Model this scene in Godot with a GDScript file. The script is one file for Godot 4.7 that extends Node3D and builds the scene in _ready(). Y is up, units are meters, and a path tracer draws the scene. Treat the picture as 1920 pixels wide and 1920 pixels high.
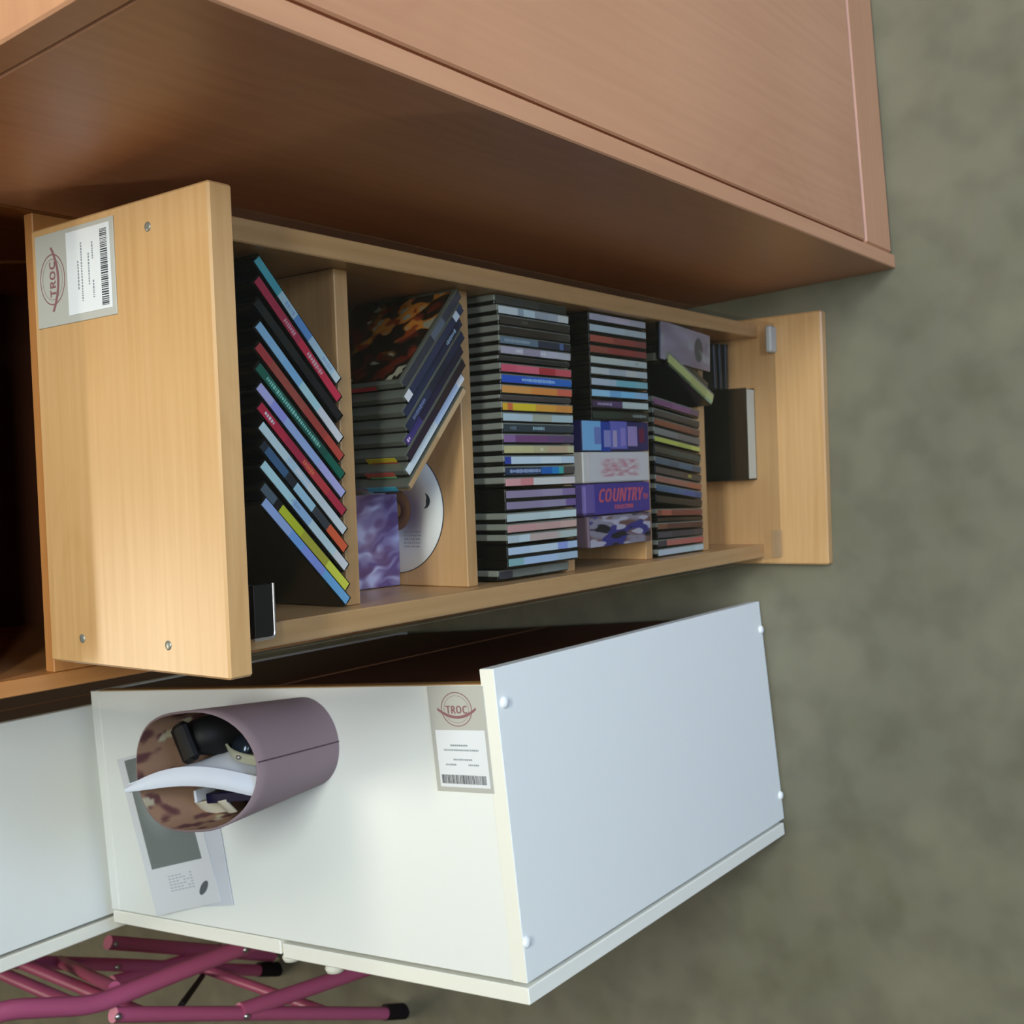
extends Node3D
# A second-hand store corner, photographed with the phone turned on its side: a narrow CD tower between a tall
# beech cabinet and a low white cabinet.  Metres, y up; the tower's side panels face +z at z = 0.

var M := {}
var used := {}
var rng := RandomNumberGenerator.new()
var mesh_cache := {}

# ------------------------------------------------------------------ naming helpers
func numbered(called: String) -> String:
	if not used.has(called):
		used[called] = 0
		return called
	used[called] += 1
	return "%s_%03d" % [called, used[called]]

func thing(called: String, label: String, category: String, at := Vector3.ZERO, group := "") -> Node3D:
	var o := Node3D.new()
	o.name = numbered(called)
	add_child(o, true)
	o.position = at
	o.set_meta("label", label)
	o.set_meta("category", category)
	if group != "":
		o.set_meta("group", group)
	return o

func put(called: String, mesh: Mesh, m: Material, parent: Node3D, at := Vector3.ZERO, turn := Vector3.ZERO) -> MeshInstance3D:
	var o := MeshInstance3D.new()
	o.name = called
	o.mesh = mesh
	o.material_override = m
	parent.add_child(o, true)
	o.position = at
	o.rotation = turn
	return o

func struct(called: String, mesh: Mesh, m: Material, at := Vector3.ZERO, turn := Vector3.ZERO) -> MeshInstance3D:
	var o := put(called, mesh, m, self, at, turn)
	o.set_meta("kind", "structure")
	return o

# ------------------------------------------------------------------ mesh helpers
func lin(c: String) -> Color:
	return Color(c).srgb_to_linear()

func ink(c: String) -> Color:
	# printed paper: a little brighter than the swatch, as paper is
	var k := Color(c).srgb_to_linear() * 1.4
	return Color(minf(k.r, 0.86), minf(k.g, 0.86), minf(k.b, 0.86))

func poly(st: SurfaceTool, p: Array, inside: Vector3, grain := 0, col := Color.WHITE) -> void:
	# a flat convex face, turned away from the point inside; uv in metres with u along the grain axis
	var n: Vector3 = (p[2] - p[0]).cross(p[1] - p[0])
	n = n.normalized()
	var mid := Vector3.ZERO
	for q in p:
		mid += q
	mid /= p.size()
	var pts := p.duplicate()
	if n.dot(mid - inside) < 0.0:
		pts.reverse()
		n = -n
	var a := n.abs()
	var ax := 0 if a.x >= a.y and a.x >= a.z else (1 if a.y >= a.z else 2)
	var t := [0, 1, 2]
	t.erase(ax)
	var iu: int = t[0]
	var iv: int = t[1]
	if iv == grain:
		iu = t[1]
		iv = t[0]
	for k in range(1, pts.size() - 1):
		for q in [pts[0], pts[k], pts[k + 1]]:
			st.set_normal(n)
			st.set_color(col)
			st.set_uv(Vector2(q[iu] + 0.37 * n[ax], q[iv] + 0.21 * ax))
			st.add_vertex(q)

func add_box(st: SurfaceTool, c: Vector3, s: Vector3, b := 0.0, grain := 0, col := Color.WHITE) -> void:
	# a box with chamfered edges (b = 0: sharp)
	var h := s * 0.5
	b = minf(b, minf(h.x, minf(h.y, h.z)) * 0.9)
	for ax in 3:
		var u := (ax + 1) % 3
		var v := (ax + 2) % 3
		for sg in [-1.0, 1.0]:
			var f := []
			for k in [[-1, -1], [1, -1], [1, 1], [-1, 1]]:
				var q := c
				q[ax] += sg * h[ax]
				q[u] += k[0] * (h[u] - b)
				q[v] += k[1] * (h[v] - b)
				f.append(q)
			poly(st, f, c, grain, col)
			if b > 0.0:
				for sv in [-1.0, 1.0]:      # the chamfer between face (ax, sg) and face (u, sv)
					var e := []
					for k in [-1.0, 1.0]:
						var q := c
						q[ax] += sg * h[ax]
						q[u] += sv * (h[u] - b)
						q[v] += k * (h[v] - b)
						e.append(q)
					for k in [1.0, -1.0]:
						var q := c
						q[ax] += sg * (h[ax] - b)
						q[u] += sv * h[u]
						q[v] += k * (h[v] - b)
						e.append(q)
					poly(st, e, c, grain, col)
	if b > 0.0:
		for sx in [-1.0, 1.0]:
			for sy in [-1.0, 1.0]:
				for sz in [-1.0, 1.0]:
					var sgn := Vector3(sx, sy, sz)
					poly(st, [c + sgn * Vector3(h.x, h.y - b, h.z - b), c + sgn * Vector3(h.x - b, h.y, h.z - b), c + sgn * Vector3(h.x - b, h.y - b, h.z)], c, grain, col)

func tool() -> SurfaceTool:
	var st := SurfaceTool.new()
	st.begin(Mesh.PRIMITIVE_TRIANGLES)
	return st

func box(s: Vector3, b := 0.001, grain := 0) -> Mesh:
	# centred chamfered box, shared between equal boxes
	var key := "%s %s %s" % [s, b, grain]
	if not mesh_cache.has(key):
		var st := tool()
		add_box(st, Vector3.ZERO, s, b, grain)
		mesh_cache[key] = st.commit()
	return mesh_cache[key]

func span(lo: Vector3, hi: Vector3) -> Array:
	return [(lo + hi) * 0.5, hi - lo]

func slab(called: String, lo: Vector3, hi: Vector3, m: Material, parent: Node3D, b := 0.001, grain := 0) -> MeshInstance3D:
	return put(called, box(hi - lo, b, grain), m, parent, (lo + hi) * 0.5)

func lathe(profile: Array, seg := 32, col := Color.WHITE, cols := []) -> Mesh:
	# profile: Vector2(radius, y) from bottom to top
	var st := tool()
	st.set_smooth_group(0)
	for i in profile.size() - 1:
		var p: Vector2 = profile[i]
		var q: Vector2 = profile[i + 1]
		var c: Color = cols[i] if cols.size() > i else col
		for k in seg:
			var a0 := TAU * k / seg
			var a1 := TAU * (k + 1) / seg
			var v := [Vector3(p.x * cos(a0), p.y, p.x * sin(a0)), Vector3(p.x * cos(a1), p.y, p.x * sin(a1)), Vector3(q.x * cos(a1), q.y, q.x * sin(a1)), Vector3(q.x * cos(a0), q.y, q.x * sin(a0))]
			for t in [[0, 1, 2], [0, 2, 3]]:
				for j in t:
					st.set_color(c)
					st.set_uv(Vector2(float(k + (1 if j == 1 or j == 2 else 0)) / seg, float(i + (1 if j > 1 else 0)) / profile.size()))
					st.add_vertex(v[j])
	st.index()
	st.generate_normals()
	return st.commit()

func add_tube(st: SurfaceTool, path: Array, r: float, seg := 12) -> void:
	# a round tube swept along points, closed at both ends
	st.set_smooth_group(0)
	var rings := []
	var up := Vector3(0.13, 0.21, 0.97)
	for i in path.size():
		var d: Vector3
		if i == 0:
			d = path[1] - path[0]
		elif i == path.size() - 1:
			d = path[i] - path[i - 1]
		else:
			d = (path[i + 1] - path[i]).normalized() + (path[i] - path[i - 1]).normalized()
		d = d.normalized()
		var x := up.cross(d).normalized()
		var y := d.cross(x).normalized()
		var ring := []
		for k in seg:
			var a := TAU * k / seg
			ring.append(path[i] + (x * cos(a) + y * sin(a)) * r)
		rings.append(ring)
	for i in rings.size() - 1:
		for k in seg:
			var k1 := (k + 1) % seg
			for v in [rings[i][k], rings[i][k1], rings[i + 1][k1], rings[i][k], rings[i + 1][k1], rings[i + 1][k]]:
				st.add_vertex(v)
	st.set_smooth_group(-1)
	for e in [0, rings.size() - 1]:
		for k in range(1, seg - 1):
			for v in ([rings[e][0], rings[e][k + 1], rings[e][k]] if e == 0 else [rings[e][0], rings[e][k], rings[e][k + 1]]):
				st.add_vertex(v)

func tube(path: Array, r: float, seg := 12) -> Mesh:
	var st := tool()
	add_tube(st, path, r, seg)
	st.generate_normals()
	return st.commit()

func bent(points: Array, round_by := 0.03, steps := 6) -> Array:
	# a polyline with rounded corners
	var out := [points[0]]
	for i in range(1, points.size() - 1):
		var a: Vector3 = points[i] + (points[i - 1] - points[i]).normalized() * round_by
		var b: Vector3 = points[i] + (points[i + 1] - points[i]).normalized() * round_by
		for k in steps + 1:
			var t := float(k) / steps
			out.append(a.lerp(points[i], t).lerp(points[i].lerp(b, t), t))
	out.append(points[-1])
	return out

func sheet(nu: int, nv: int, f: Callable, thick := 0.0006) -> Mesh:
	# a thin sheet of real thickness: f(u, v) gives the middle surface
	var st := tool()
	st.set_smooth_group(0)
	var g := []
	for i in nu + 1:
		var row := []
		for j in nv + 1:
			row.append(f.call(float(i) / nu, float(j) / nv))
		g.append(row)
	var nrm := func(i: int, j: int) -> Vector3:
		var a: Vector3 = g[mini(i + 1, nu)][j] - g[maxi(i - 1, 0)][j]
		var b: Vector3 = g[i][mini(j + 1, nv)] - g[i][maxi(j - 1, 0)]
		return a.cross(b).normalized()
	for side in [1.0, -1.0]:
		for i in nu:
			for j in nv:
				var ids := [[i, j], [i + 1, j], [i + 1, j + 1], [i, j], [i + 1, j + 1], [i, j + 1]]
				if side > 0:
					ids.reverse()
				for q in ids:
					var n: Vector3 = nrm.call(q[0], q[1]) * side
					st.set_normal(n)
					st.set_uv(Vector2(float(q[0]) / nu, float(q[1]) / nv))
					st.add_vertex(g[q[0]][q[1]] + n * thick * 0.5)
	var rim := []
	for i in nu + 1:
		rim.append([i, 0])
	for j in range(1, nv + 1):
		rim.append([nu, j])
	for i in range(nu - 1, -1, -1):
		rim.append([i, nv])
	for j in range(nv - 1, -1, -1):
		rim.append([0, j])
	for k in rim.size() - 1:
		var a: Vector3 = g[rim[k][0]][rim[k][1]]
		var b: Vector3 = g[rim[k + 1][0]][rim[k + 1][1]]
		var na: Vector3 = nrm.call(rim[k][0], rim[k][1]) * thick * 0.5
		var nb: Vector3 = nrm.call(rim[k + 1][0], rim[k + 1][1]) * thick * 0.5
		var out := (b - a).cross(na).normalized()
		for v in [a + na, b + nb, b - nb, a + na, b - nb, a - na]:
			st.set_normal(out)
			st.set_uv(Vector2(0.5, 0.5))
			st.add_vertex(v)
	return st.commit()

func flat_text(s: String, height: float, depth := 0.0002, bold := false) -> Mesh:
	var tm := TextMesh.new()
	tm.text = s
	var f := SystemFont.new()
	f.font_names = PackedStringArray(["Droid Sans"])
	f.font_weight = 700 if bold else 400
	tm.font = f
	tm.font_size = 32
	tm.pixel_size = height / 26.0
	tm.depth = depth
	tm.curve_step = 4.0
	return tm

# ------------------------------------------------------------------ materials
func plain(c: Color, rough := 0.5, spec := 0.5, metal := 0.0) -> StandardMaterial3D:
	var m := StandardMaterial3D.new()
	m.albedo_color = c
	m.roughness = rough
	m.metallic_specular = spec
	m.metallic = metal
	return m

func painted(rough := 0.4, spec := 0.5) -> StandardMaterial3D:
	var m := plain(Color.WHITE, rough, spec)
	m.vertex_color_use_as_albedo = true
	return m

func wood_image(sd: int, figure: float, fine: float, light: Color, dark: Color) -> ImageTexture:
	# grain runs along u
	var w := 512
	var h := 512
	var streak := FastNoiseLite.new()
	streak.seed = sd
	streak.frequency = 1.0
	streak.fractal_octaves = 4
	var warp := FastNoiseLite.new()
	warp.seed = sd + 7
	warp.frequency = 1.0
	warp.fractal_octaves = 2
	var im := Image.create(w, h, false, Image.FORMAT_RGB8)
	for j in h:
		for i in w:
			var u := float(i) / w
			var v := float(j) / h
			# tileable along u by blending two shifted samples
			var s := 0.0
			var wv := 0.0
			for k in 2:
				var uu := u + k
				var wt := u if k == 0 else 1.0 - u
				s += wt * streak.get_noise_2d(uu * 3.0, v * 90.0)
				wv += wt * warp.get_noise_2d(uu * 2.2, v * 2.6)
			var rings := sin((v * 16.0 + wv * 7.0) * TAU) * 0.5 + 0.5
			rings = pow(rings, 3.0)
			var flame := smoothstep(0.0, 0.3, wv) * figure
			var t := clampf(0.45 + s * fine + rings * flame * 0.6 + wv * 0.30, 0.0, 1.0)
			im.set_pixel(i, j, light.lerp(dark, t))
	return ImageTexture.create_from_image(im)

func wood(tex: Texture2D, tint: Color, rough := 0.38, su := 1.2, sv := 1.2) -> StandardMaterial3D:
	var m := plain(tint, rough, 0.5)
	m.albedo_texture = tex
	m.uv1_scale = Vector3(su, sv, 1)
	return m

func noise_tex(sd: int, freq: float, stops: Array, size := 512, oct := 5) -> NoiseTexture2D:
	var n := FastNoiseLite.new()
	n.seed = sd
	n.frequency = freq
	n.fractal_octaves = oct
	var t := NoiseTexture2D.new()
	t.width = size
	t.height = size
	t.seamless = true
	t.noise = n
	var g := Gradient.new()
	var off := PackedFloat32Array()
	var cs := PackedColorArray()
	for s in stops:
		off.append(s[0])
		cs.append(s[1])
	g.offsets = off
	g.colors = cs
	t.color_ramp = g
	return t

func art_image(kind: String) -> ImageTexture:
	var n := FastNoiseLite.new()
	n.seed = 11
	n.frequency = 1.0
	n.fractal_octaves = 2
	var w := 128
	var im := Image.create(w, w, false, Image.FORMAT_RGB8)
	for j in w:
		for i in w:
			var u := float(i) / w
			var v := float(j) / w
			var a := n.get_noise_2d(u * 3.0, v * 3.0)
			var b := n.get_noise_2d(u * 5.0 + 9.0, v * 5.0 + 4.0)
			var c := Color.BLACK
			match kind:
				"orange_cover":   # dark album art with amber patches
					c = Color("14100e").lerp(Color("b87428"), smoothstep(-0.12, 0.10, a) * (1.0 - smoothstep(0.55, 0.8, v)) * (1.0 - smoothstep(0.5, 0.8, u)))
					c = c.lerp(Color("8e8c78"), smoothstep(0.22, 0.34, b) * smoothstep(0.05, 0.2, a))
					c = c.lerp(Color("6a2014"), smoothstep(0.1, 0.3, -b) * 0.7)
				"purple_swirl":
					var s := n.get_noise_2d(u * 4.0 + v * 1.8 + a * 0.5, v * 1.6 - u * 0.6)
					c = Color("705a8c").lerp(Color("c8ccec"), clampf(0.40 + s * 1.5, 0.0, 1.0))
					c = c.lerp(Color("6d4a72"), smoothstep(0.0, 0.5, a) * 0.6)
				"figures":
					a = n.get_noise_2d(u * 1.3, v * 1.3)
					b = n.get_noise_2d(u * 2.0 + 9.0, v * 2.0 + 4.0)
					c = Color("8d8794").lerp(Color("6b4a44"), smoothstep(-0.15, 0.3, a))
					c = c.lerp(Color("33307a"), smoothstep(0.1, 0.25, n.get_noise_2d(u * 2.0 + 30.0, v * 1.4)))
					c = c.lerp(Color("b3b0bd"), smoothstep(0.15, 0.3, b))
					c = c.lerp(Color("15131f"), smoothstep(0.2, 0.32, -b))
				"lining":
					c = Color("8d6f5b")
					var f := n.get_noise_2d(u * 16.0, v * 4.0)
					c = c.lerp(Color("5a3c3c"), smoothstep(0.12, 0.36, f + a * 0.25))
					c = c.lerp(Color("b9b79c"), smoothstep(0.3, 0.4, n.get_noise_2d(u * 11.0 + 50.0, v * 3.0 + 20.0)) * 0.8)
				"pale_cover":
					c = Color("8c7f8a").lerp(Color("a49aa5"), n.get_noise_2d(u * 1.2, v * 1.2) + 0.5)
					var e := Vector2((u - 0.5) / 0.36, (v - 0.24) / 0.1).length()
					c = c.lerp(Color("4b5254"), 1.0 - smoothstep(0.8, 1.0, e))
					c = c.lerp(Color("a9b0ac"), smoothstep(0.2, 0.5, n.get_noise_2d(u * 1.6 + 9.0, v * 2.0)) * 0.7)
				"pink_lettering":
					c = Color("cfcbc8")
					var band := smoothstep(0.12, 0.3, v) * (1.0 - smoothstep(0.78, 0.88, v)) * smoothstep(0.14, 0.3, u) * (1.0 - smoothstep(0.75, 0.9, u))
					c = c.lerp(Color("c08a90"), clampf(band * (0.55 + b), 0.0, 1.0))
			im.set_pixel(i, j, c)
	return ImageTexture.create_from_image(im)

func textured(tex: Texture2D, rough := 0.5, spec := 0.5) -> StandardMaterial3D:
	var m := plain(Color.WHITE, rough, spec)
	m.albedo_texture = tex
	return m

func make_materials() -> void:
	var maple := wood_image(3, 0.2, 0.40, Color("e0b582"), Color("c3945c"))
	var beech := wood_image(21, 0.2, 0.26, Color("d39c76"), Color("b78160"))
	M.tower = wood(maple, Color(0.97, 0.97, 0.97), 0.33, 1.3, 1.5)
	M.beech = wood(beech, Color(1.0, 1.0, 1.0), 0.38, 0.9, 1.1)
	M.bookcase = wood(maple, Color(0.86, 0.74, 0.62), 0.5, 1.0, 1.0)
	M.white = plain(Color("eceeea"), 0.42, 0.5)
	M.white_edge = plain(Color("f0eee2"), 0.45, 0.5)
	M.hardboard = plain(Color("5b3420"), 0.6, 0.35)
	M.chipboard = plain(Color("a9814f"), 0.8, 0.3)
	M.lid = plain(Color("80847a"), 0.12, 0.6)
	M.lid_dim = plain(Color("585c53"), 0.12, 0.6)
	M.tray = plain(Color("0b0b0a"), 0.25, 0.5)
	M.black = plain(Color("121214"), 0.3, 0.5)
	M.cloth_black = plain(Color("141513"), 0.85, 0.15)
	M.label = painted(0.3, 0.5)
	M.print = painted(0.6, 0.4)
	M.clear = plain(Color("8d7350"), 0.1, 0.6)
	M.card = plain(Color("b9b8b0"), 0.55, 0.4)
	M.sticker = plain(Color("e4e7ea"), 0.55, 0.4)
	M.logo = plain(Color("8f6468"), 0.6, 0.3)
	M.screw = plain(Color("9a9a90"), 0.35, 0.5, 0.5)
	M.plastic_white = plain(Color("f2f4f4"), 0.35, 0.5)
	M.grey_metal = plain(Color("a9adae"), 0.35, 0.5, 0.4)
	M.catch = plain(Color("b3b4ae"), 0.55, 0.4)
	var fr := plain(Color(0.75, 0.70, 0.60, 0.12), 0.1, 0.4)
	fr.transparency = BaseMaterial3D.TRANSPARENCY_ALPHA
	M.frost = fr
	M.pink = plain(Color("b8587c"), 0.35, 0.5)
	M.rubber = plain(Color("1b1416"), 0.7, 0.3)
	M.rivet = plain(Color("b9b4b4"), 0.3, 0.5, 0.9)
	M.felt = plain(Color("8d7b80"), 0.9, 0.2)
	M.felt.rim_enabled = true
	M.felt.rim = 0.3
	M.paper = plain(Color("cdd1da"), 0.7, 0.3)
	M.lining = textured(art_image("lining"), 0.9, 0.2)
	var gl := plain(Color(0.06, 0.065, 0.055, 0.09), 0.0, 0.22)
	gl.transparency = BaseMaterial3D.TRANSPARENCY_ALPHA
	M.glass = gl
	var fl := plain(Color.WHITE, 0.62, 0.35)
	fl.albedo_texture = noise_tex(5, 0.011, [[0.05, Color("6e6b57")], [0.4, Color("747160")], [0.65, Color("787462")], [0.95, Color("7e7a67")]], 512, 4)
	fl.uv1_triplanar = true
	fl.uv1_world_triplanar = true
	fl.uv1_scale = Vector3(0.8, 0.8, 0.8)
	fl.detail_enabled = true
	fl.detail_blend_mode = BaseMaterial3D.BLEND_MODE_MUL
	fl.detail_albedo = noise_tex(8, 0.06, [[0.2, Color(0.93, 0.93, 0.93)], [0.6, Color(1, 1, 1)]], 256, 3)
	M.floor = fl
	M.wall = plain(Color("77746c"), 0.9, 0.2)
	M.wall_warm = plain(Color("6a4d38"), 0.9, 0.2)
	M.ceiling = plain(Color("8c8b86"), 0.9, 0.2)

# ------------------------------------------------------------------ camera, light, room
func set_up_view() -> void:
	var cam := Camera3D.new()
	cam.name = "camera"
	add_child(cam)
	var pitch := 0.92888
	var yaw := -0.04454
	var roll := -0.07404
	var fwd := Vector3(cos(pitch) * sin(yaw), -sin(pitch), -cos(pitch) * cos(yaw))
	var r0 := Vector3(cos(yaw), 0, sin(yaw))
	var u0 := r0.cross(fwd)
	var right := r0 * cos(roll) + u0 * sin(roll)
	var up := u0 * cos(roll) - r0 * sin(roll)
	# the phone is held on its side: the picture's right is the world's down
	cam.transform = Transform3D(Basis(-up, right, -fwd), Vector3(-0.0407, 1.4158, 0.6308))
	cam.fov = rad_to_deg(2.0 * atan(960.0 / 2127.0))
	cam.near = 0.02
	cam.far = 60.0
	# the phone focused on the top of the tower; the shelves near the floor are a little soft
	var lens := CameraAttributesPhysical.new()
	lens.frustum_focal_length = 12.0 / (960.0 / 2127.0)
	lens.frustum_focus_distance = 0.84
	lens.exposure_aperture = 11.0
	lens.frustum_near = 0.02
	lens.frustum_far = 60.0
	cam.attributes = lens
	cam.current = true
	var env := Environment.new()
	var sky := Sky.new()
	var sm := ProceduralSkyMaterial.new()
	sm.sky_top_color = Color(0.36, 0.52, 0.80)
	sm.sky_horizon_color = Color(0.72, 0.82, 0.94)
	sm.ground_bottom_color = Color(0.30, 0.30, 0.29)
	sm.ground_horizon_color = Color(0.50, 0.52, 0.53)
	sky.sky_material = sm
	env.background_mode = Environment.BG_SKY
	env.sky = sky
	env.background_energy_multiplier = 13.0
	env.tonemap_mode = Environment.TONE_MAPPER_LINEAR
	env.tonemap_exposure = 1.0
	env.sdfgi_enabled = true
	env.ssao_enabled = true
	env.ssil_enabled = true
	var we := WorldEnvironment.new()
	we.name = "environment"
	we.environment = env
	add_child(we)

func build_room() -> void:
	# a store hall, larger than the picture shows, open to daylight through a row of windows behind the photographer
	var X := 4.5
	var Z := 4.5
	var H := 3.3
	struct("floor", box(Vector3(2 * X + 0.4, 0.2, 2 * Z + 0.4), 0.0), M.floor, Vector3(0, -0.1, 0))
	struct("ceiling", box(Vector3(2 * X + 0.4, 0.2, 2 * Z + 0.4), 0.0), M.ceiling, Vector3(0, H + 0.1, 0))
	struct("wall_left", box(Vector3(0.2, H, 2 * Z), 0.0), M.wall_warm, Vector3(-X - 0.1, H / 2, 0))
	struct("wall_right", box(Vector3(0.2, H, 2 * Z), 0.0), M.wall, Vector3(X + 0.1, H / 2, 0))
	struct("wall_back", box(Vector3(2 * X, H, 0.2), 0.0), M.wall, Vector3(0, H / 2, -Z - 0.1))
	var st := tool()   # the wall with the window openings
	add_box(st, Vector3(0, 0.4, Z + 0.1), Vector3(2 * X, 0.8, 0.2))
	add_box(st, Vector3(0, 3.0, Z + 0.1), Vector3(2 * X, 0.6, 0.2))
	add_box(st, Vector3(-2.0, 1.75, Z + 0.1), Vector3(5.0, 1.9, 0.2))
	for x in [2.4, 4.4]:
		add_box(st, Vector3(x, 1.75, Z + 0.1), Vector3(0.4 if x < 3.0 else 0.2 + 0.2, 1.9, 0.2))
	struct("wall_front", st.commit(), M.wall)
	for k in 2:
		var fr := tool()
		var cx := 1.35 + 2.05 * k
		var hw := 0.85 if k == 0 else 0.8
		for x in [-hw + 0.03, 0.0, hw - 0.03]:
			add_box(fr, Vector3(cx + x, 1.75, Z + 0.1), Vector3(0.06, 1.9, 0.08))
		for y in [0.83, 2.67]:
			add_box(fr, Vector3(cx, y, Z + 0.1), Vector3(2.0 * hw, 0.06, 0.08))
		struct("window_%d" % (k + 1), fr.commit(), M.plastic_white)
	# fluorescent panels under the ceiling: a glowing diffuser each, with an area light just below it
	var glow := plain(Color("f4f6f4"), 0.6)
	glow.emission_enabled = true
	glow.emission = Color("fff6e6")
	glow.emission_energy_multiplier = 2.0
	for q in [["overhead fluorescent panel above the white cabinets", 0.45, 0.8, 5.5, Color(0.97, 1.0, 0.98)], ["overhead fluorescent panel behind the photographer", 0.45, 3.0, 5.0, Color(0.97, 1.0, 0.98)], ["overhead fluorescent panel above the bare floor", 1.8, 2.1, 5.0, Color(0.97, 1.0, 0.98)], ["overhead fluorescent panel far behind the bookcase", -0.9, -3.1, 6.0, Color(1.0, 0.95, 0.86)]]:
		var p := Vector2(q[1], q[2])
		var f := thing("ceiling_light", q[0], "lamp", Vector3(p.x, H, p.y))
		slab("housing", Vector3(-0.66, -0.08, -0.17), Vector3(0.66, 0.0, 0.17), M.plastic_white, f, 0.004)
		slab("diffuser", Vector3(-0.62, -0.09, -0.14), Vector3(0.62, -0.081, 0.14), glow, f, 0.002)
		var al := AreaLight3D.new()
		al.name = "panel_light"
		f.add_child(al, true)
		al.position = Vector3(0, -0.095, 0)
		al.rotation = Vector3(-PI / 2, 0, 0)
		al.area_size = Vector2(1.24, 0.28)
		al.light_color = q[4]
		al.light_energy = q[3]
		al.area_range = 14.0
		al.shadow_enabled = true

# ------------------------------------------------------------------ the CD tower
const TOP := 0.929
const IN := 0.136
const SHELVES := [0.7655, 0.6108, 0.4485, 0.2862, 0.1452]

func build_tower() -> void:
	var t := thing("cd_tower", "narrow maple-coloured CD tower with a glass door, between beech and white cabinets", "cabinet")
	var top := slab("top_board", Vector3(-0.1656, TOP - 0.0204, -0.184), Vector3(0.1656, TOP, 0.0282), M.tower, t, 0.0016, 0)
	for p in [Vector2(0.1452, -0.0376), Vector2(-0.1462, -0.1405), Vector2(-0.1456, -0.0362)]:
		put("screw_cap", lathe([Vector2(0.0, -0.001), Vector2(0.0034, -0.001), Vector2(0.0034, 0.0004), Vector2(0.0026, 0.0008), Vector2(0.0, 0.0008)], 16), M.screw, top, Vector3(p.x, 0.0102, p.y) - Vector3(0, 0, top.position.z))
	slab("side_panel", Vector3(-IN - 0.0175, 0.016, -0.182), Vector3(-IN, TOP - 0.0205, 0.0), M.tower, t, 0.001, 1)
	slab("side_panel", Vector3(IN, 0.016, -0.182), Vector3(IN + 0.0175, TOP - 0.0205, 0.0), M.tower, t, 0.001, 1)
	slab("back_panel", Vector3(-IN - 0.006, 0.016, -0.184), Vector3(IN + 0.006, TOP - 0.0205, -0.1805), M.tower, t, 0.0, 1)
	for y in SHELVES:
		slab("shelf", Vector3(-IN + 0.0003, y - 0.0150, -0.180), Vector3(IN - 0.0003, y, -0.0235), M.tower, t, 0.0008, 0)
	slab("base_board", Vector3(-0.1622, 0.0, -0.184), Vector3(0.1622, 0.016, 0.087), M.tower, t, 0.002, 0)
	var door := slab("glass_door", Vector3(-0.1525, 0.0185, 0.0205), Vector3(0.1525, TOP - 0.0225, 0.0245), M.glass, t, 0.0004)
	# a grey catch plate at the lower right corner, two pivot clips at the left
	put("catch_plate", box(Vector3(0.034, 0.020, 0.008), 0.002), M.catch, door, Vector3(0.1310, 0.0255, 0.0225) - door.position)
	put("pivot_clip", box(Vector3(0.036, 0.018, 0.009), 0.002), M.frost, door, Vector3(-0.1345, 0.0265, 0.0225) - door.position)
	var st := tool()
	add_tube(st, bent([Vector3(-0.1045, 0.8865, 0.026), Vector3(-0.142, 0.8865, 0.026), Vector3(-0.142, 0.905, 0.026)], 0.004), 0.0011, 8)
	st.generate_normals()
	var clip := put("pivot_clip", box(Vector3(0.037, 0.017, 0.0075), 0.0002), M.black, door, Vector3(-0.1233, 0.8955, 0.0225) - door.position)
	put("chrome_rim", st.commit(), M.rivet, clip, -Vector3(-0.1233, 0.8955, 0.0225))
	price_card(Vector3(0.1247, TOP, -0.127), 0.0, "grey price card with a red oval logo and barcode on the CD tower top")

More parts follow.
